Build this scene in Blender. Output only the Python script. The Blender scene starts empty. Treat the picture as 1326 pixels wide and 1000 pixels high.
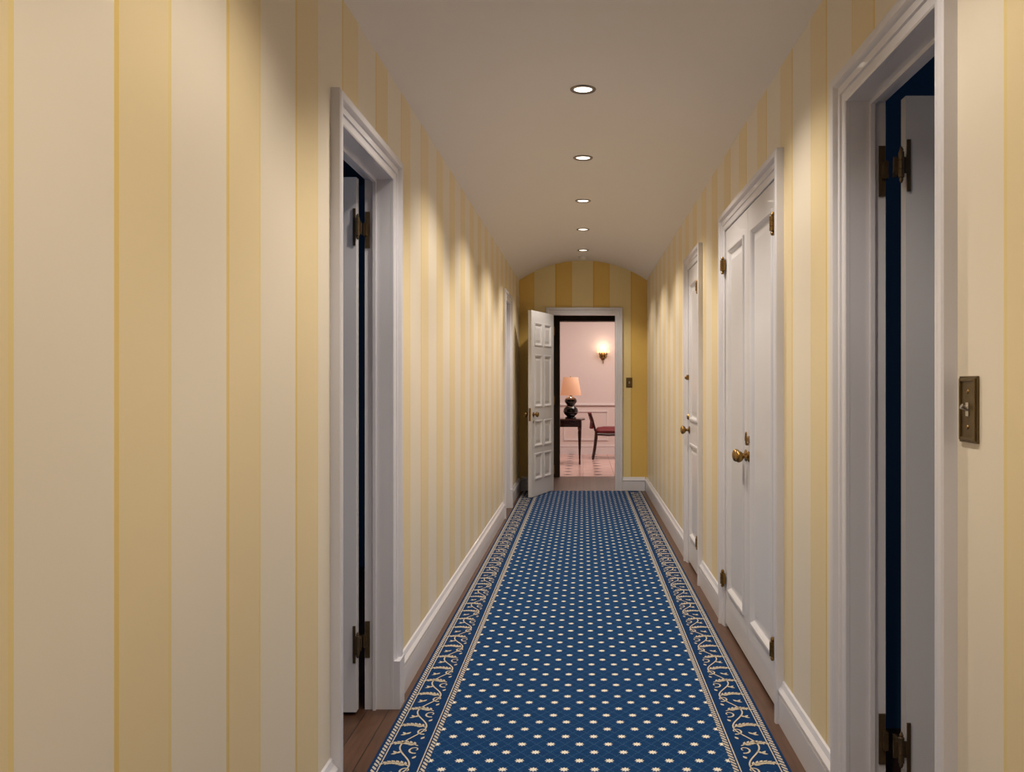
import bpy, bmesh, math, random
from mathutils import Vector, Matrix
random.seed(3)
F=1139.0; W=0.74; T=0.10; EYE=1.26; END=10.2; OH=2.04; CW=0.085
SPR=2.44; APX=2.67
sc=bpy.context.scene
def lin(c):
    r=[]
    for v in c[:3]:
        v=v/255.0
        r.append(v/12.92 if v<=0.04045 else ((v+0.055)/1.055)**2.4)
    return (r[0],r[1],r[2],1.0)
# ---------------------------------------------------------------- node helper
class NB:
    def __init__(s,name):
        s.mat=bpy.data.materials.new(name); s.mat.use_nodes=True
        s.nt=s.mat.node_tree; s.n=s.nt.nodes; s.l=s.nt.links
        s.b=s.n['Principled BSDF']
    def put(s,inp,v):
        if isinstance(v,(int,float)): inp.default_value=v
        elif isinstance(v,tuple): inp.default_value=v
        else: s.l.new(v,inp)
    def m(s,op,a,b=None,c=None,clamp=False):
        n=s.n.new('ShaderNodeMath'); n.operation=op; n.use_clamp=clamp
        s.put(n.inputs[0],a)
        if b is not None: s.put(n.inputs[1],b)
        if c is not None: s.put(n.inputs[2],c)
        return n.outputs[0]
    def mix(s,f,a,b):
        n=s.n.new('ShaderNodeMix'); n.data_type='RGBA'
        s.put(n.inputs[0],f); s.put(n.inputs[6],a); s.put(n.inputs[7],b)
        return n.outputs[2]
    def xyz(s):
        tc=s.n.new('ShaderNodeTexCoord'); sp=s.n.new('ShaderNodeSeparateXYZ')
        s.l.new(tc.outputs['Object'],sp.inputs[0]); s.tc=tc
        return sp.outputs
    def noise(s,scale,detail=3,vec=None,scl=None):
        n=s.n.new('ShaderNodeTexNoise'); n.inputs['Scale'].default_value=scale; n.inputs['Detail'].default_value=detail
        tc=s.n.new('ShaderNodeTexCoord')
        if scl:
            mp=s.n.new('ShaderNodeMapping'); mp.inputs['Scale'].default_value=scl
            s.l.new(tc.outputs['Object'],mp.inputs[0]); s.l.new(mp.outputs[0],n.inputs['Vector'])
        else: s.l.new(tc.outputs['Object'],n.inputs['Vector'])
        return n.outputs[0]
    def bump(s,h,strength=0.2,dist=0.002):
        n=s.n.new('ShaderNodeBump'); n.inputs['Strength'].default_value=strength; n.inputs['Distance'].default_value=dist
        s.l.new(h,n.inputs['Height']); s.l.new(n.outputs[0],s.b.inputs['Normal'])
    def col(s,c): s.put(s.b.inputs['Base Color'],c)
def simple(name,c,rough=0.5,metal=0.0,var=0.04,nscale=6.0,emit=None,es=1.0,bump=0.0,coat=0.0):
    b=NB(name); c=lin(c)
    d=tuple([max(0,v*(1-var*2)) for v in c[:3]]+[1.0])
    b.col(b.mix(b.noise(nscale),d,c))
    b.b.inputs['Roughness'].default_value=rough; b.b.inputs['Metallic'].default_value=metal
    b.b.inputs['Coat Weight'].default_value=coat
    if bump: b.bump(b.noise(nscale*8),bump)
    if emit:
        b.b.inputs['Emission Color'].default_value=lin(emit); b.b.inputs['Emission Strength'].default_value=es
    return b.mat
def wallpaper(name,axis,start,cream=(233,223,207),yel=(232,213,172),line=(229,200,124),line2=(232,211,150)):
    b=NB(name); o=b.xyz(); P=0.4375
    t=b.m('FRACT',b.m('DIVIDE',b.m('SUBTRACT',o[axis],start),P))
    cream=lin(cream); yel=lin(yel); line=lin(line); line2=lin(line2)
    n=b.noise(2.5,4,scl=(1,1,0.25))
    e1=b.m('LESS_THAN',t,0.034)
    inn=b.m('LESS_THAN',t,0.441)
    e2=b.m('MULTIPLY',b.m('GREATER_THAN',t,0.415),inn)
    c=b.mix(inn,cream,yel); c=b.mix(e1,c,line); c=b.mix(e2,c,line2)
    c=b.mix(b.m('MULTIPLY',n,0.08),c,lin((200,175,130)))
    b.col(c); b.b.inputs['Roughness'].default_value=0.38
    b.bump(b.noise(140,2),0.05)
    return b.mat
M={}
M['wl']=wallpaper('wallpaper_stripe_left',1,1.388)
M['wr']=wallpaper('wallpaper_stripe_right',1,1.354)
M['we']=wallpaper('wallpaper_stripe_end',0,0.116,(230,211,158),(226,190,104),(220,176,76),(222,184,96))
M['ceil']=simple('ceiling_paint',(234,228,226),0.7,var=0.01)
M['trim']=simple('white_trim_gloss',(220,219,229),0.28,var=0.02,coat=0.2)
M['door']=simple('white_door_paint',(220,219,226),0.3,var=0.02,coat=0.2)
M['blue']=simple('blue_room_paint',(46,96,142),0.6)
M['brass']=simple('aged_brass',(160,126,74),0.34,1.0,var=0.2,nscale=30)
M['bronze']=simple('dark_bronze',(104,86,62),0.42,0.5,var=0.25,nscale=40)
M['antique']=simple('antique_brass_plate',(112,92,60),0.38,0.6,var=0.2,nscale=50)
M['chrome']=simple('nickel_ring',(140,132,122),0.3,0.9)
M['silver']=simple('nickel_toggle',(200,195,190),0.25,0.9)
M['lens']=simple('lamp_lens',(255,250,240),0.3,emit=(255,244,226),es=3.0)
M['darkwood']=simple('dark_stained_wood',(60,40,32),0.45,var=0.2,nscale=10)
M['mahog']=simple('mahogany',(62,22,17),0.25,var=0.25,nscale=14,coat=0.4)
M['black']=simple('black_glaze',(14,13,14),0.12,coat=0.6)
M['shade']=simple('lamp_shade_linen',(226,190,162),0.7,emit=(255,172,125),es=.42)
M['sshade']=simple('sconce_shade_silk',(245,228,190),0.7,emit=(255,222,150),es=1.0)
M['red']=simple('red_upholstery',(112,22,28),0.6,bump=0.2)
M['pink']=simple('pink_wall_paint',(236,216,209),0.6,var=0.02)
M['pinktrim']=simple('pink_white_trim',(240,226,223),0.4,var=0.01)
M['white']=simple('white_plastic',(225,222,215),0.4)
def wood():
    b=NB('hardwood_floor'); o=b.xyz()
    pl=b.m('FRACT',b.m('DIVIDE',o[0],0.083)); idx=b.m('FLOOR',b.m('DIVIDE',o[0],0.083))
    n=b.noise(9,5,scl=(9,0.8,1)); 
    w=b.n.new('ShaderNodeTexWhiteNoise'); w.noise_dimensions='1D'; b.l.new(idx,w.inputs['W'])
    c=b.mix(n,lin((54,36,26)),lin((118,80,56)))
    c=b.mix(b.m('MULTIPLY',w.outputs[0],0.5),c,lin((60,38,28)))
    c=b.mix(b.m('LESS_THAN',pl,0.04),c,lin((22,14,10)))
    b.col(c); b.b.inputs['Roughness'].default_value=0.42
    return b.mat
M['wood']=wood()
def marble():
    b=NB('pink_marble_tile'); o=b.xyz(); S=0.42
    u=b.m('SUBTRACT',b.m('FRACT',b.m('DIVIDE',o[0],S)),0.5); v=b.m('SUBTRACT',b.m('FRACT',b.m('DIVIDE',o[1],S)),0.5)
    d=b.m('ADD',b.m('ABSOLUTE',u),b.m('ABSOLUTE',v))
    c=b.mix(b.noise(5,5),lin((204,160,148)),lin((228,194,184)))
    g=b.m('LESS_THAN',b.m('SUBTRACT',0.5,b.m('MAXIMUM',b.m('ABSOLUTE',u),b.m('ABSOLUTE',v))),0.008)
    c=b.mix(g,c,lin((160,120,110))); c=b.mix(b.m('LESS_THAN',d,0.17),c,lin((40,24,26)))
    b.col(c); b.b.inputs['Roughness'].default_value=0.22
    return b.mat
M['marble']=marble()
CX=-0.012
def carpet():
    b=NB('blue_carpet_pattern'); o=b.xyz(); X=b.m('SUBTRACT',o[0],CX); Y=o[1]
    PX=0.099; PY=0.132
    def cell(off):
        u=b.m('MULTIPLY',b.m('SUBTRACT',b.m('FRACT',b.m('ADD',b.m('DIVIDE',X,PX),off)),0.5),PX)
        v=b.m('MULTIPLY',b.m('SUBTRACT',b.m('FRACT',b.m('ADD',b.m('DIVIDE',Y,PY),off)),0.5),PY)
        r=b.m('SQRT',b.m('ADD',b.m('MULTIPLY',u,u),b.m('MULTIPLY',v,v)))
        th=b.m('ARCTAN2',v,u)
        rr=b.m('ADD',0.0122,b.m('MULTIPLY',b.m('COSINE',b.m('MULTIPLY',th,8.0)),0.0032))
        return b.m('LESS_THAN',r,rr), r
    a,ra=cell(0.0); c2,rb=cell(0.5)
    dot=b.m('MAXIMUM',a,c2)
    def diag(sg):
        q=b.m('ADD',b.m('DIVIDE',X,PX),b.m('MULTIPLY',b.m('DIVIDE',Y,PY),sg))
        f=b.m('ABSOLUTE',b.m('SUBTRACT',b.m('FRACT',b.m('ADD',q,0.5)),0.5))
        g=b.m('ABSOLUTE',b.m('SUBTRACT',b.m('FRACT',q),0.5))
        return b.m('LESS_THAN',b.m('MINIMUM',f,g),0.030)
    lat=b.m('MAXIMUM',diag(1.0),diag(-1.0))
    pip=b.m('GREATER_THAN',b.m('FRACT',b.m('DIVIDE',Y,0.011)),0.45)
    lat=b.m('MULTIPLY',lat,pip)
    weave=b.m('MULTIPLY',b.m('GREATER_THAN',b.m('FRACT',b.m('DIVIDE',X,0.006)),0.5),b.m('GREATER_THAN',b.m('FRACT',b.m('DIVIDE',Y,0.006)),0.5))
    blue=b.mix(b.noise(60,3),lin((13,50,94)),lin((26,70,120)))
    blue=b.mix(b.m('MULTIPLY',weave,0.4),blue,lin((10,32,64)))
    cream=lin((234,228,214))
    field=b.mix(b.m('MULTIPLY',lat,0.42),blue,lin((70,110,146)))
    field=b.mix(dot,field,cream)
    ax=b.m('ABSOLUTE',X)
    inb=b.m('GREATER_THAN',ax,0.495)
    c=b.mix(inb,field,b.mix(0.3,blue,lin((12,36,74))))
    def band(lo,hi): return b.m('MULTIPLY',b.m('GREATER_THAN',ax,lo),b.m('LESS_THAN',ax,hi))
    rope=b.m('GREATER_THAN',b.m('FRACT',b.m('DIVIDE',b.m('ADD',Y,b.m('MULTIPLY',X,1.3)),0.024)),0.42)
    yarn=lin((198,188,170))
    for lo,hi in ((0.497,0.513),(0.657,0.672)):
        c=b.mix(b.m('MULTIPLY',band(lo,hi),rope),c,yarn)
    for lo,hi in ((0.518,0.522),(0.648,0.652)):
        c=b.mix(band(lo,hi),c,yarn)
    b.col(c); b.b.inputs['Roughness'].default_value=0.95
    b.b.inputs['Specular IOR Level'].default_value=0.1
    b.bump(b.noise(400,2),0.4,0.003)
    return b.mat
M['carpet']=carpet()
M['motif']=simple('cream_carpet_yarn',(206,194,174),0.95,bump=0.2,nscale=60)
# ---------------------------------------------------------------- mesh helpers
def finish(name,bm,mats,parent=None,smooth=False,bevel=0,recalc=True,loc=None,rotz=None):
    if recalc: bmesh.ops.recalc_face_normals(bm,faces=bm.faces[:])
    me=bpy.data.meshes.new(name); bm.to_mesh(me); bm.free()
    for m in mats: me.materials.append(M[m])
    ob=bpy.data.objects.new(name,me); sc.collection.objects.link(ob)
    if smooth:
        for p in me.polygons: p.use_smooth=True
        try:
            me.set_sharp_from_angle(angle=math.radians(38))
        except Exception: pass
    if bevel:
        mod=ob.modifiers.new('bevel','BEVEL'); mod.width=bevel; mod.segments=2; mod.limit_method='ANGLE'
    if parent: ob.parent=parent
    if loc: ob.location=loc
    if rotz is not None: ob.rotation_euler=(0,0,rotz)
    return ob
def empty(name,loc=(0,0,0),rotz=0):
    e=bpy.data.objects.new(name,None); sc.collection.objects.link(e); e.location=loc; e.rotation_euler=(0,0,rotz)
    e.empty_display_size=0.1
    return e
def box(bm,x0,x1,y0,y1,z0,z1,mi=0):
    x0,x1=min(x0,x1),max(x0,x1); y0,y1=min(y0,y1),max(y0,y1)
    v=[bm.verts.new((x,y,z)) for z in (z0,z1) for y in (y0,y1) for x in (x0,x1)]
    for f in ((0,2,3,1),(4,5,7,6),(0,1,5,4),(2,6,7,3),(0,4,6,2),(1,3,7,5)):
        fc=bm.faces.new([v[i] for i in f]); fc.material_index=mi
def lathe(bm,prof,mat=None,segs=24,mi=0,sx=1,sy=1):
    mat=mat or Matrix.Identity(4); rings=[]
    for r,z in prof:
        if r<1e-6: rings.append([bm.verts.new(mat@Vector((0,0,z)))])
        else: rings.append([bm.verts.new(mat@Vector((r*sx*math.cos(2*math.pi*i/segs),r*sy*math.sin(2*math.pi*i/segs),z))) for i in range(segs)])
    for a,b in zip(rings,rings[1:]):
        for i in range(segs):
            j=(i+1)%segs
            if len(a)==1 and len(b)==1: continue
            if len(a)==1: f=bm.faces.new((a[0],b[i],b[j]))
            elif len(b)==1: f=bm.faces.new((a[i],a[j],b[0]))
            else: f=bm.faces.new((a[i],a[j],b[j],b[i]))
            f.material_index=mi
    for rg in (rings[0],rings[-1]):
        if len(rg)>1:
            f=bm.faces.new(rg); f.material_index=mi
def tube(bm,pts,rad,segs=10,mi=0,sx=1.0,up=Vector((0,0,1))):
    pts=[Vector(p) for p in pts]; n=len(pts)
    if not isinstance(rad,(list,tuple)): rad=[rad]*n
    rings=[]
    for i,p in enumerate(pts):
        t=(pts[min(i+1,n-1)]-pts[max(i-1,0)]).normalized()
        u=up if abs(t.dot(up))<0.95 else Vector((0,1,0))
        a=t.cross(u).normalized(); b=t.cross(a).normalized()
        rings.append([bm.verts.new(p+a*rad[i]*sx*math.cos(2*math.pi*k/segs)+b*rad[i]*math.sin(2*math.pi*k/segs)) for k in range(segs)])
    for a,b in zip(rings,rings[1:]):
        for k in range(segs):
            j=(k+1)%segs; f=bm.faces.new((a[k],a[j],b[j],b[k])); f.material_index=mi
    for rg in (rings[0],rings[-1]):
        f=bm.faces.new(rg); f.material_index=mi
def bez(p0,p1,p2,p3,n=12):
    p=[Vector(q) for q in (p0,p1,p2,p3)]; out=[]
    for i in range(n+1):
        t=i/n; out.append(p[0]*(1-t)**3+p[1]*3*t*(1-t)**2+p[2]*3*t*t*(1-t)+p[3]*t**3)
    return out
AX=lambda d: Vector(d).to_track_quat('Z','Y').to_matrix().to_4x4()
def at(loc,d): return Matrix.Translation(Vector(loc))@AX(d)
# ---------------------------------------------------------------- walls
DOORS_L=[(2.663,3.385),(8.185,8.80)]
DOORS_R=[(1.823,2.442),(3.325,4.535),(5.525,6.135)]
JL=0.02
def side_wall(name,s,doors,mat):
    bm=bmesh.new(); y=-3.0; top=SPR
    for a,b in doors:
        box(bm,s*W,s*(W+T),y,a-JL,0,top); box(bm,s*W,s*(W+T),a-JL,b+JL,OH+JL,top); y=b+JL
    box(bm,s*W,s*(W+T),y,END,0,top)
    return finish(name,bm,[mat])
side_wall('wall_left',-1,DOORS_L,'wl'); side_wall('wall_right',1,DOORS_R,'wr')
EA,EB=-0.345,0.372
bm=bmesh.new()
box(bm,-1.7,EA-JL,END,END+T,0,2.75); box(bm,EB+JL,1.7,END,END+T,0,2.75); box(bm,EA-JL,EB+JL,END,END+T,OH+JL,2.75)
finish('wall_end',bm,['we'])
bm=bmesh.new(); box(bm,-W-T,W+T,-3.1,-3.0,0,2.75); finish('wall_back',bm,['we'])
# barrel ceiling
bm=bmesh.new(); rise=APX-SPR; R=(W*W+rise*rise)/(2*rise); cz=APX-R; th=math.asin(W/R); N=48
rows=[]
for y in (-3.0,END):
    lo=[];hi=[]
    for i in range(N+1):
        a=-th+2*th*i/N
        lo.append(bm.verts.new((R*math.sin(a),y,cz+R*math.cos(a)))); hi.append(bm.verts.new(((R+.06)*math.sin(a)*1.08,y,cz+(R+.06)*math.cos(a))))
    rows.append((lo,hi))
for i in range(N):
    (l0,h0),(l1,h1)=rows
    for q in ((l0[i],l0[i+1],l1[i+1],l1[i]),(h0[i],h1[i],h1[i+1],h0[i+1]),(l0[i],h0[i],h0[i+1],l0[i+1]),(l1[i],l1[i+1],h1[i+1],h1[i])): bm.faces.new(q)
for i in (0,N):
    bm.faces.new((rows[0][0][i],rows[1][0][i],rows[1][1][i],rows[0][1][i]))
finish('ceiling',bm,['ceil'],smooth=True)
bm=bmesh.new(); box(bm,-3.4,3.4,-3.1,11.75,-0.06,0); finish('floor',bm,['wood'])
bm=bmesh.new(); box(bm,-3.4,3.4,11.75,15.6,-0.06,0); finish('floor_pink_room',bm,['marble'])
# ---------------------------------------------------------------- side rooms
def room(name,x0,x1,y0,y1,mat,z1=2.6,open_side=None):
    bm=bmesh.new(); t=0.08
    if open_side!='x0': box(bm,x0-t,x0,y0,y1,0,z1)
    if open_side!='x1': box(bm,x1,x1+t,y0,y1,0,z1)
    if open_side!='y0': box(bm,x0-t,x1+t,y0-t,y0,0,z1)
    if open_side!='y1': box(bm,x0-t,x1+t,y1,y1+t,0,z1)
    finish('wall_'+name,bm,[mat])
    bm=bmesh.new(); box(bm,x0-t,x1+t,y0-t,y1+t,z1,z1+.06); finish('ceiling_'+name,bm,[mat])
room('blue_room_left',-3.2,-W-T,1.2,6.0,'blue',open_side='x1')
room('blue_room_right',W+T,3.2,0.3,3.2,'blue',open_side='x0')
# ---------------------------------------------------------------- trims
def mapside(s): return lambda a,b,p:(s*(W-p),a,b)
mapend=lambda a,b,p:(a,END-p,b)
CP=[(0,0),(0,.010),(.004,.013),(.026,.014),(.029,.019),(.033,.0165),(.050,.018),(.054,.024),(.059,.030),(.064,.031),(.080,.031),(CW,.027),(CW,0)]
tcount=[0]
def casing(a0,a1,h,mp,plinth=True):
    tcount[0]+=1; bm=bmesh.new(); st=[]
    for k in range(4):
        ring=[]
        for d,p in CP:
            a=a0-d if k<2 else a1+d; b=0.0 if k in (0,3) else h+d
            ring.append(bm.verts.new(mp(a,b,p)))
        st.append(ring)
    n=len(CP)
    for r0,r1 in zip(st,st[1:]):
        for i in range(n):
            j=(i+1)%n; bm.faces.new((r0[i],r0[j],r1[j],r1[i]))
    bm.faces.new(st[0]); bm.faces.new(st[3])
    if plinth:
        q0,q1=a1+.0005,a1+CW+.003
        c0=mp(q0,0,0); c1=mp(q1,0,.035)
        box(bm,c0[0],c1[0],c0[1],c1[1],0,.185)
    finish('trim_%d'%tcount[0],bm,['trim'])
for a,b in DOORS_L: casing(a,b,OH,mapside(-1))
for a,b in DOORS_R: casing(a,b,OH,mapside(1),plinth=False)
casing(EA,EB,OH,mapend,plinth=False)
BP=[(0,0),(.019,0),(.019,.105),(.014,.110),(.022,.118),(.022,.127),(.012,.140),(.006,.156),(0,.160)]
def baseboard(name,segs,mp):
    bm=bmesh.new()
    for a,b in segs:
        r0=[bm.verts.new(mp(a,z,p)) for p,z in BP]; r1=[bm.verts.new(mp(b,z,p)) for p,z in BP]
        for i in range(len(BP)):
            j=(i+1)%len(BP); bm.faces.new((r0[i],r0[j],r1[j],r1[i]))
        bm.faces.new(r0); bm.faces.new(r1)
    finish(name,bm,['trim'])
def gaps(doors):
    y=-3.0; o=[]
    for a,b in doors: o.append((y,a-CW-.0005)); y=b+CW+.004
    o.append((y,END-.0)); return o
baseboard('baseboard_left',gaps(DOORS_L),mapside(-1))
baseboard('baseboard_right',gaps(DOORS_R),mapside(1))
baseboard('baseboard_end',[(-W+.022,EA-CW),(EB+CW,W-.022)],mapend)
# ---------------------------------------------------------------- door parts
def leaf(name,w,h,t,panels,parent,z0=0.014,loc=(0,0,0),rotz=0,raised=True):
    bm=bmesh.new()
    cols=sorted(set((p[0],p[1]) for p in panels)); rows=sorted(set((p[2],p[3]) for p in panels))
    x=0
    for c in cols: box(bm,x,c[0],-t/2,t/2,z0,h); x=c[1]
    box(bm,x,w,-t/2,t/2,z0,h)
    for c in cols:
        z=z0
        for r in rows: box(bm,c[0],c[1],-t/2,t/2,z,r[0]); z=r[1]
        box(bm,c[0],c[1],-t/2,t/2,z,h)
    prof=[(-.004,.0005),(0,.008),(.010,.008),(.017,.002),(.024,-.009),(.030,-.010),(.036,-.010),(.062,-.003)]
    for (a0,a1,b0,b1) in panels:
        for s in (-1,1):
            rings=[]
            for d,q in prof:
                y=s*(t/2+q)
                rings.append([bm.verts.new(v) for v in ((a0+d,y,b0+d),(a1-d,y,b0+d),(a1-d,y,b1-d),(a0+d,y,b1-d))])
            for r0,r1 in zip(rings,rings[1:]):
                for i in range(4):
                    j=(i+1)%4; f=bm.faces.new((r0[i],r0[j],r1[j],r1[i]))
            bm.faces.new(rings[-1])
    return finish(name,bm,['door'],parent,loc=loc,rotz=rotz)
def jamb(s,a,b,parent,stop=None):
    bm=bmesh.new(); x0,x1=s*(W+.0005),s*(W+T)
    box(bm,x0,x1,a-JL+.001,a,0.0,OH+JL-.001); box(bm,x0,x1,b,b+JL-.001,0.0,OH+JL-.001); box(bm,x0,x1,a,b,OH,OH+JL-.001)
    if stop:
        s0,s1=s*(W+stop[0]),s*(W+stop[1])
        box(bm,s0,s1,a,a+.012,0,OH); box(bm,s0,s1,b-.012,b,0,OH); box(bm,s0,s1,a+.012,b-.012,OH-.012,OH)
    finish('jamb',bm,['trim'],parent)
def bigpanels(w,h): 
    m=0.10
    return [(m,w-m,0.22,0.86),(m,w-m,1.02,h-0.13)]
def parliament_hinge(s,y,z,parent,i,g):
    """jamb plate, projecting knuckle, leaf plate on the face of the open leaf (leaf starts at W+g)"""
    bm=bmesh.new(); hh=.070; k=(g+.1)/2
    box(bm,s*(W+.080),s*(W+.098),y-.005,y-.0005,z-hh,z+hh)
    box(bm,s*(W+.088),s*(W+.100),y-.024,y-.004,z-.024,z+.024)
    box(bm,s*(W+.096),s*(W+g+.004),y-.074,y-.070,z-.022,z+.022)
    box(bm,s*(W+k-.004),s*(W+k+.004),y-.072,y-.020,z-.022,z+.022)
    lathe(bm,[(0,-.050),(.003,-.047),(.006,-.040),(.005,-.036),(.008,-.034),(.008,-.013),(.0065,-.012),(.008,-.011),(.008,.011),(.0065,.012),(.008,.013),(.008,.034),(.005,.036),(.006,.040),(.003,.047),(0,.050)],Matrix.Translation((s*(W+k),y-.076,z)),14)
    box(bm,s*(W+g+.002),s*(W+g+.012),y-.071,y-.0665,z-hh,z+hh)
    finish('hinge_%d'%i,bm,['bronze'],parent)
def open_door(n,s,a,b,w,g):
    e=empty('door_%d'%n)
    jamb(s,a,b,e,stop=(.055,.067))
    x0=W+g; t=.036
    if s>0: leaf('leaf',w,OH-.006,t,bigpanels(w,OH),e,loc=(x0,b-.048+.0,0),rotz=0)
    else: leaf('leaf',w,OH-.006,t,bigpanels(w,OH),e,loc=(-x0,b-.048,0),rotz=math.pi)
    parliament_hinge(s,b-.0,1.845,e,1,g); parliament_hinge(s,b,.27,e,2,g)
    bm=bmesh.new(); box(bm,s*(W+.020),s*(W+.045),a-.0+.0,a+.002,.86,.94); finish('strike_plate',bm,['bronze'],e)
    return e
open_door(1,-1,2.663,3.385,.70,.116)
open_door(3,1,1.823,2.442,.60,.132)
def knob(bm,loc,d,sc_=1.0,mi=0):
    lathe(bm,[(0,0),(.026*sc_,0),(.027*sc_,.003),(.022*sc_,.007),(.010*sc_,.010),(.0085*sc_,.022),(.011*sc_,.026),(.022*sc_,.032),(.0285*sc_,.042),(.029*sc_,.050),(.024*sc_,.058),(.012*sc_,.063),(0,.064)],at(loc,d),24,mi)
def butt_hinge(bm,x,y,z,s,hh=.028):
    lathe(bm,[(0,-hh-.018),(.006,-hh-.016),(.009,-hh-.008),(.006,-hh),(.0125,-hh+.001),(.0125,-.011),(.0100,-.010),(.0125,-.009),(.0125,.009),(.0100,.010),(.0125,.011),(.0125,hh-.001),(.006,hh),(.009,hh+.008),(.006,hh+.016),(0,hh+.018)],Matrix.Translation((x,y,z)),14)
    box(bm,x,x+s*.012,y-.020,y+.020,z-hh*.95,z+hh*.95)
# closed far-left door
e=empty('door_2'); a,b=DOORS_L[1]; jamb(-1,a,b,e)
leaf('leaf',b-a-.006,OH-.004,.036,bigpanels(b-a-.006,OH),e,loc=(-(W+.075),a+.003,0),rotz=math.pi/2)
bm=bmesh.new(); knob(bm,(-(W+.057),a+.07,.93),(1,0,0)); finish('knob',bm,['brass'],e,smooth=True)
# closet double door
e=empty('door_4'); a,b=DOORS_R[1]; jamb(1,a,b,e); mid=(a+b)/2; w=mid-a-.004
pn=[(.085,w-.085,.20,1.93)]
FX=W-.004
for k,y0 in enumerate((a+.003,mid+.0015)):
    leaf('leaf_%d'%(k+1),w,OH-.003,.034,pn,e,loc=(FX+.017,y0,0),rotz=math.pi/2,z0=.02)
bm=bmesh.new()
for y in (a+.006,b-.006):
    for z in (1.86,.25): butt_hinge(bm,FX-.018,y,z,1)
finish('hinges',bm,['brass'],e,smooth=True)
bm=bmesh.new()
knob(bm,(FX,mid+.035,.93),(-1,0,0)); knob(bm,(FX,mid-.035,.93),(-1,0,0),.9)
for dy in (-.035,.035):
    lathe(bm,[(0,0),(.017,0),(.017,.003),(.012,.005),(0,.005)],at((FX,mid+dy,1.005),(-1,0,0)),18,sx=1.3)
tube(bm,[(FX-.014,mid-.035+.016*math.cos(t),1.010+.028*math.sin(t)) for t in [i*math.pi/8 for i in range(17)]],.003,6)
box(bm,FX-.016,FX-.003,mid-.038,mid-.032,.98,.99)
finish('knobs',bm,['brass'],e,smooth=True)
# third right door
e=empty('door_5'); a,b=DOORS_R[2]; jamb(1,a,b,e); w=b-a-.006
leaf('leaf',w,OH-.003,.034,[(.09,w-.09,.20,.84),(.09,w-.09,1.0,1.93)],e,loc=(FX+.017,a+.003,0),rotz=math.pi/2,z0=.02)
bm=bmesh.new(); knob(bm,(FX,b-.06,.93),(-1,0,0),1.0)
lathe(bm,[(0,0),(.022,0),(.022,.006),(.014,.018),(0,.02)],at((FX,b-.06,1.02),(-1,0,0)),18)
box(bm,FX-.018,FX,b-.05,b-.018,1.275,1.31)
lathe(bm,[(0,0),(.012,0),(.013,.008),(.008,.016),(0,.018)],at((FX-.014,b-.034,1.292),(-1,0,0)),16)
finish('knob_and_lock',bm,['brass'],e,smooth=True)
bm=bmesh.new()
for z in (1.86,.25): butt_hinge(bm,FX-.018,a+.006,z,1)
finish('hinges',bm,['brass'],e,smooth=True)
# end door, open toward the hall
e=empty('door_6'); bm=bmesh.new()
box(bm,EA-JL+.001,EA,END+.0005,END+T,0,OH+JL-.001); box(bm,EB,EB+JL-.001,END+.0005,END+T,0,OH+JL-.001); box(bm,EA,EB,END+.0005,END+T,OH,OH+JL-.001)
finish('jamb',bm,['trim'],e)
w=.715; dx,dy=-.222,-.70; ang=math.atan2(dy,dx)
c1=(.095,.325); c2=(.39,.62)
rows=[(.20,.48),(.56,.84),(.99,1.56),(1.66,1.91)]
lf=empty('leaf_pivot',(EA-.012,END-.045,0),ang); lf.parent=e
leaf('leaf',w,OH-.003,.038,[(c[0],c[1],r[0],r[1]) for c in (c1,c2) for r in rows],lf,z0=.018)
bm=bmesh.new()
for s in (-1,1):
    knob(bm,(w-.055,s*.019,.91),(0,s,0))
    lathe(bm,[(0,0),(.014,0),(.012,.004),(0,.005)],at((w-.055,s*.019,.83),(0,s,0)),16,sx=.8,sy=1.3)
box(bm,w-.001,w+.002,-.012,.012,.84,.98)
for z in (.25,1.05,1.85): lathe(bm,[(0,-.05),(.008,-.048),(.008,.048),(0,.05)],Matrix.Translation((-.008,.019,z)),12)
finish('knobs',bm,['brass'],lf,smooth=True)
# ---------------------------------------------------------------- carpet with woven motif border
bm=bmesh.new(); CY0,CY1=-2.9,10.12; HW=.682; CT=.010
box(bm,CX-HW,CX+HW,CY0,CY1,0.0005,CT,0)
def ribbon(pts,wd,z=CT+.0012):
    n=len(pts); L=[];Rr=[]
    for i,(x,y) in enumerate(pts):
        x0,y0=pts[max(i-1,0)]; x1,y1=pts[min(i+1,n-1)]
        tx,ty=x1-x0,y1-y0; l=math.hypot(tx,ty) or 1; nx,ny=-ty/l,tx/l; h=wd[i]/2
        L.append(bm.verts.new((x+nx*h,y+ny*h,z))); Rr.append(bm.verts.new((x-nx*h,y-ny*h,z)))
    for i in range(n-1):
        f=bm.faces.new((L[i],Rr[i],Rr[i+1],L[i+1])); f.material_index=1
def leafshape(p,ang,ln,wd):
    pts=[(p[0]+math.cos(ang)*ln*k/4,p[1]+math.sin(ang)*ln*k/4) for k in range(5)]
    ribbon(pts,[wd*.3,wd*.9,wd,wd*.6,wd*.08])
PER=.32
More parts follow.
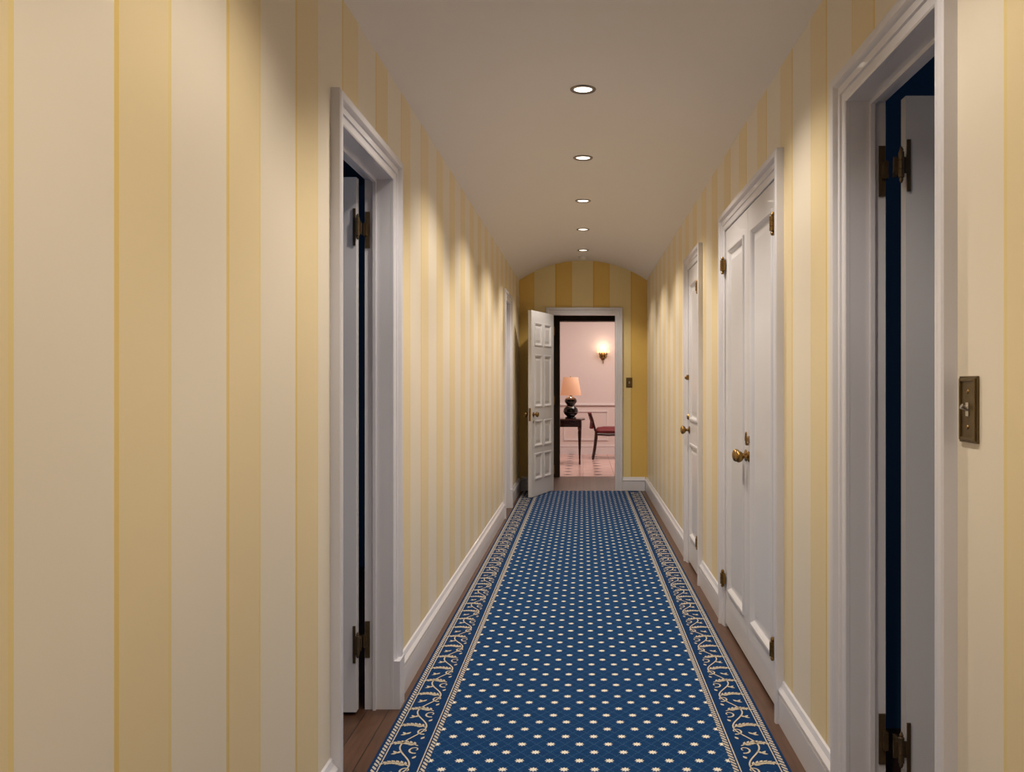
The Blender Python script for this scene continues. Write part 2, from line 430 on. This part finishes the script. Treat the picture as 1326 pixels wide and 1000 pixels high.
def motif(cx,y0,s,k):
    """scrolling vine with a wheat ear leaning across the border, every ear on the same heading"""
    fl=1 if k%2==0 else -1
    H=PER/2
    def P(u,v): return (cx+s*u,y0+v)
    def A(a): return math.atan2(math.sin(a),s*math.cos(a))
    ribbon([P(fl*(-.030)*math.sin(math.pi*j/12),H*j/12) for j in range(13)],[.0055]*13)
    sp=[]
    for j in range(15):
        a=(-1.9+j*.42); r=.030*(1-j/18)
        sp.append(P(-.026+r*math.cos(a)*.8,H*.30+r*math.sin(a)))
    ribbon(sp,[.0075-.0003*j for j in range(15)])
    ear=[(-.030+.088*(j/7),H*.50+.030*math.sin(j/7*2.4)) for j in range(8)]
    ribbon([P(*q) for q in ear],[.005]*8)
    for j in range(2,8):
        q=ear[j]; q0=ear[j-1]; ea=math.atan2(q[1]-q0[1],q[0]-q0[0])
        for sg in (-1,1): leafshape(P(*q0),A(ea+sg*.75),.026-.0012*j,.0105)
    leafshape(P(*ear[-1]),A(-.5),.016,.010)
    leafshape(P(.030,H*.12),A(2.2),.024,.011); leafshape(P(.030,H*.12),A(.9),.024,.011); leafshape(P(.030,H*.12),A(-.4),.020,.010)
    leafshape(P(-.030,H*.86),A(2.0),.022,.011)
y=-.1
k=0
while y<CY1-.2:
    for s in (-1,1): motif(CX+s*.585,y,s,k)
    y+=PER/2; k+=1
bmesh.ops.recalc_face_normals(bm,faces=[f for f in bm.faces if f.material_index==0])
for f in bm.faces:
    if f.material_index==1:
        f.normal_update()
        if f.normal.z<0: f.normal_flip()
finish('carpet_runner',bm,['carpet','motif'],recalc=False)
# ---------------------------------------------------------------- downlights
ys=[-2.25,-.95,.35,1.65,2.94,4.23,5.52,6.83,8.11,9.39]
EN={-2.25:40,-.95:40,.35:40,1.65:46,9.39:38}
for y in ys:
    e=empty('recessed_downlight',(0,y,APX)); bm=bmesh.new()
    lathe(bm,[(.044,-.001),(.046,-.006),(.058,-.007),(.062,-.004),(.063,.002),(.044,.002)],segs=32); finish('trim_ring',bm,['chrome'],e,smooth=True)
    bm=bmesh.new(); lathe(bm,[(0,-.003),(.020,-.0035),(.045,-.001),(.045,.001),(0,.001)],segs=32); finish('lens',bm,['lens'],e,smooth=True)
    L=bpy.data.lights.new('downlight_beam','SPOT'); L.energy=EN.get(y,62); L.color=(1,.90,.755); L.spot_size=math.radians(117); L.spot_blend=.48; L.shadow_soft_size=.03
    o=bpy.data.objects.new('lamp',L); sc.collection.objects.link(o); o.parent=e; o.location=(0,0,-.03)
e=empty('smoke_detector',(0,9.88,APX)); bm=bmesh.new()
lathe(bm,[(0,0.002),(.055,.002),(.055,-.012),(.05,-.02),(.034,-.026),(.03,-.034),(.012,-.037),(0,-.037)],segs=28); finish('housing',bm,['white'],e,smooth=True)
# ---------------------------------------------------------------- switches
def switch(loc,rotz,w=.078,h=.127,n=1):
    e=empty('light_switch',loc,rotz); bm=bmesh.new()
    box(bm,-w/2,w/2,-.005,0,-h/2,h/2)
    for r in ((-w/2+.004,-w/2+.010,-h/2+.004,h/2-.004),(w/2-.010,w/2-.004,-h/2+.004,h/2-.004)): box(bm,r[0],r[1],-.008,-.004,r[2],r[3])
    for r in ((-h/2+.004,-h/2+.010),(h/2-.010,h/2-.004)): box(bm,-w/2+.010,w/2-.010,-.008,-.004,r[0],r[1])
    finish('plate',bm,['antique'],e,bevel=.0012)
    bm=bmesh.new(); box(bm,-.006,.006,-.007,-.004,-.013,.013)
    tube(bm,[(0,-.006,0),(0,-.011,.002),(0,-.018,.006)],[.004,.004,.0055],10); finish('toggle',bm,['silver'],e,smooth=True)
    bm=bmesh.new()
    for z in (-.034,.034): lathe(bm,[(0,0),(.004,0),(.003,.002),(0,.0025)],at((0,-.005,z),(0,-1,0)),12)
    finish('screws',bm,['brass'],e)
switch((W,1.68,1.208),-math.pi/2)
switch((.535,END,1.255),0,.072,.115)
# ---------------------------------------------------------------- vestibule + pink room
bm=bmesh.new(); y0,y1=END+T,11.7
box(bm,-1.7,-1.6,y0,y1,0,2.6); box(bm,1.6,1.7,y0,y1,0,2.6)
finish('wall_vestibule',bm,['darkwood'])
bm=bmesh.new(); box(bm,-1.7,1.7,y0,y1,2.6,2.68); finish('ceiling_vestibule',bm,['darkwood'])
bm=bmesh.new(); box(bm,-3.3,-.33,11.7,11.84,0,2.9); box(bm,.75,3.3,11.7,11.84,0,2.9); box(bm,-.33,.75,11.7,11.84,2.09,2.9)
finish('wall_vestibule_far',bm,['darkwood'])
bm=bmesh.new()
box(bm,-.33,-.31,11.66,11.87,0,2.09); box(bm,.73,.75,11.66,11.87,0,2.09); box(bm,-.31,.73,11.66,11.87,2.07,2.09)
box(bm,-.42,-.31,11.67,11.7,0,2.16); box(bm,.73,.84,11.67,11.7,0,2.16); box(bm,-.31,.73,11.67,11.7,2.07,2.16)
finish('trim_10',bm,['darkwood'])
BY=15.4
bm=bmesh.new(); box(bm,-3.3,3.3,BY,BY+.1,0,2.9); box(bm,-3.4,-3.3,11.84,BY+.1,0,2.9); box(bm,3.3,3.4,11.84,BY+.1,0,2.9); finish('wall_pink_room',bm,['pink'])
bm=bmesh.new(); box(bm,-3.4,3.4,11.7,BY+.1,2.9,2.96); finish('ceiling_pink_room',bm,['ceil'])
bm=bmesh.new()
box(bm,-3.3,3.3,BY-.012,BY,.84,.89); box(bm,-3.3,3.3,BY-.03,BY,.855,.875)
box(bm,-3.3,3.3,BY-.02,BY,0,.16); box(bm,-3.3,3.3,BY-.026,BY,.13,.15)
def mould(x0,x1,z0,z1,w=.022,p=.014):
    box(bm,x0,x1,BY-p,BY,z0,z0+w); box(bm,x0,x1,BY-p,BY,z1-w,z1); box(bm,x0,x0+w,BY-p,BY,z0+w,z1-w); box(bm,x1-w,x1,BY-p,BY,z0+w,z1-w)
x=-3.1
while x<3:
    mould(x,x+.78,.24,.76); x+=.92
finish('trim_11',bm,['pinktrim'])
# console table
e=empty('console_table',(-.42,13.62,0)); bm=bmesh.new()
def rr(x,y,r,n=6):
    o=[]
    for qx,qy,a0 in ((x-r,y-r,0),(-x+r,y-r,90),(-x+r,-y+r,180),(x-r,-y+r,270)):
        for k in range(n+1):
            a=math.radians(a0+90*k/n); o.append((qx+r*math.cos(a),qy+r*math.sin(a)))
    return o
def slab(bm,levels,mi=0):
    rings=[[bm.verts.new((px,py,z)) for px,py in rr(x,y,r)] for x,y,r,z in levels]
    for a,b in zip(rings,rings[1:]):
        n=len(a)
        for i in range(n):
            j=(i+1)%n; f=bm.faces.new((a[i],a[j],b[j],b[i])); f.material_index=mi
    bm.faces.new(rings[0]).material_index=mi; bm.faces.new(rings[-1]).material_index=mi
slab(bm,[(.425,.225,.08,.675),(.445,.245,.09,.680),(.45,.25,.09,.690),(.445,.245,.09,.700)]); finish('top',bm,['mahog'],e,smooth=True)
bm=bmesh.new(); slab(bm,[(.40,.20,.04,.575),(.40,.20,.04,.675)]); box(bm,-.30,-.02,-.206,-.198,.59,.66); box(bm,.02,.30,-.206,-.198,.59,.66); finish('apron',bm,['mahog'],e)
for i,(sx,sy) in enumerate(((1,1),(1,-1),(-1,1),(-1,-1))):
    bm=bmesh.new(); lathe(bm,[(0,0),(.012,0),(.016,.02),(.012,.05),(.028,.50),(.022,.52),(.030,.54),(.030,.60),(0,.60)],Matrix.Translation((sx*.368,sy*.168,0)),14); finish('leg_%d'%(i+1),bm,['mahog'],e,smooth=True)
# table lamp
e=empty('table_lamp',(-.19,13.58,.700)); bm=bmesh.new()
lathe(bm,[(0,0),(.085,0),(.088,.012),(.08,.022),(.06,.028),(.068,.04),(.102,.07),(.116,.11),(.106,.15),(.076,.185),(.060,.205),(.070,.225),(.092,.25),(.096,.275),(.080,.31),(.042,.335),(.024,.345),(.022,.36),(0,.36)],segs=32); finish('gourd_base',bm,['black'],e,smooth=True)
bm=bmesh.new(); lathe(bm,[(.008,.35),(.008,.62),(.014,.63),(.006,.65),(0,.655)],segs=12); finish('stem',bm,['brass'],e,smooth=True)
bm=bmesh.new(); lathe(bm,[(.160,.355),(.162,.36),(.115,.635),(.110,.635),(.155,.36)],segs=36)
for f in [f for f in bm.faces if len(f.verts)>4]: bm.faces.remove(f)
finish('shade',bm,['shade'],e,smooth=True)
L=bpy.data.lights.new('bulb','POINT'); L.energy=1.8; L.color=(1,.76,.56); L.shadow_soft_size=.03
o=bpy.data.objects.new('bulb',L); sc.collection.objects.link(o); o.parent=e; o.location=(0,0,.5)
# wall sconce
e=empty('wall_sconce',(.35,BY,1.72)); bm=bmesh.new()
lathe(bm,[(0,0),(.045,0),(.048,.008),(.03,.016),(.015,.02),(0,.022)],at((0,0,0),(0,-1,0)),24,sy=1.6)
for s in (-1,1):
    tube(bm,bez((0,-.02,0),(s*.01,-.09,-.07),(s*.07,-.12,-.06),(s*.06,-.12,.02)),.006,8)
    lathe(bm,[(0,.0),(.022,.01),(.024,.018),(.010,.022),(0,.022)],Matrix.Translation((s*.06,-.12,.01)),16)
    lathe(bm,[(.008,.03),(.008,.07),(0,.07)],Matrix.Translation((s*.06,-.12,0)),10)
tube(bm,bez((0,-.015,-.05),(0,-.06,-.12),(0,-.02,-.16),(0,-.02,-.10)),.006,8)
finish('arm',bm,['brass'],e,smooth=True)
bm=bmesh.new()
for s in (-1,1):
    lathe(bm,[(.054,.055),(.028,.145),(.024,.145),(.048,.057)],Matrix.Translation((s*.06,-.12,0)),24)
for f in [f for f in bm.faces if len(f.verts)>4]: bm.faces.remove(f)
finish('shades',bm,['sshade'],e,smooth=True)
L=bpy.data.lights.new('bulb','POINT'); L.energy=1.1; L.color=(1,.82,.6); L.shadow_soft_size=.05
o=bpy.data.objects.new('bulb',L); sc.collection.objects.link(o); o.parent=e; o.location=(0,-.13,.16)
# side chair, facing +x
e=empty('side_chair',(.17,14.5,0)); 
bm=bmesh.new()
for s in (-1,1):
    tube(bm,bez((-.07,s*.20,.74),(.0,s*.21,.66),(.0,s*.21,.50),(.06,s*.21,.42),12),[.020]*13,10)
    tube(bm,bez((.05,s*.21,.44),(.04,s*.21,.30),(.02,s*.21,.12),(-.01,s*.21,0),10),[.026-.0008*k for k in range(11)],10)
    tube(bm,bez((.47,s*.21,.44),(.50,s*.21,.30),(.48,s*.21,.12),(.52,s*.21,0),10),[.024-.0008*k for k in range(11)],10)
    tube(bm,[(.05,s*.21,.415),(.25,s*.215,.405),(.49,s*.21,.415)],.024,10)
for x in (.06,.48): tube(bm,[(x,-.21,.415),(x,.21,.415)],.020,10)
finish('frame',bm,['mahog'],e,smooth=True)
bm=bmesh.new()
g=[]
for i in range(9):
    v=-1+i/4; yv=v*.205; bow=-.03*(1-v*v)
    col=[]
    for x,z in ((-.025,.50),(-.010,.62),(-.055,.755),(-.085,.755),(-.045,.62),(-.055,.50)): col.append(bm.verts.new((x+bow+.02,yv,z)))
    g.append(col)
for a,b in zip(g,g[1:]):
    for i in range(6): bm.faces.new((a[i],a[(i+1)%6],b[(i+1)%6],b[i]))
bm.faces.new(g[0]); bm.faces.new(g[-1]); finish('back_pad',bm,['red'],e,smooth=True)
bm=bmesh.new()
slab(bm,[(.22,.20,.05,.395),(.235,.222,.06,.415),(.240,.236,.06,.47),(.21,.19,.06,.51),(.12,.11,.05,.525)]); finish('seat',bm,['red'],e,smooth=True,loc=(.28,0,0))
# ---------------------------------------------------------------- room lighting
def area(name,loc,rot,sx,sy,en,col):
    L=bpy.data.lights.new(name,'AREA'); L.shape='RECTANGLE'; L.size=sx; L.size_y=sy; L.energy=en; L.color=col
    o=bpy.data.objects.new(name,L); sc.collection.objects.link(o); o.location=loc; o.rotation_euler=rot; return o
area('pink_room_fill_light',(.6,13.4,2.85),(0,0,0),2,1.5,74,(1,.89,.82))  # unseen area lamp under the ceiling, added to brighten the pink room
area('window_daylight_left',(-3.1,2.2,1.5),(0,math.radians(-90),0),1.4,1.2,7,(.74,.86,1))
area('window_daylight_right',(3.1,1.0,1.5),(0,math.radians(90),0),1.4,1.2,4,(.78,.86,1))
w=bpy.data.worlds.new('World'); sc.world=w; w.use_nodes=True
w.node_tree.nodes['Background'].inputs[0].default_value=(.5,.5,.55,1); w.node_tree.nodes['Background'].inputs[1].default_value=.1
# ---------------------------------------------------------------- camera
cam=bpy.data.cameras.new('camera'); cam.sensor_width=36; cam.lens=F/1326*36; cam.clip_start=.05
cam.shift_x=-92/1326; cam.shift_y=-5/1326
co=bpy.data.objects.new('camera',cam); sc.collection.objects.link(co); co.location=(0,0,EYE); co.rotation_euler=(math.pi/2,0,0)
sc.camera=co
sc.view_settings.view_transform='Standard'; sc.view_settings.look='None'; sc.view_settings.exposure=0
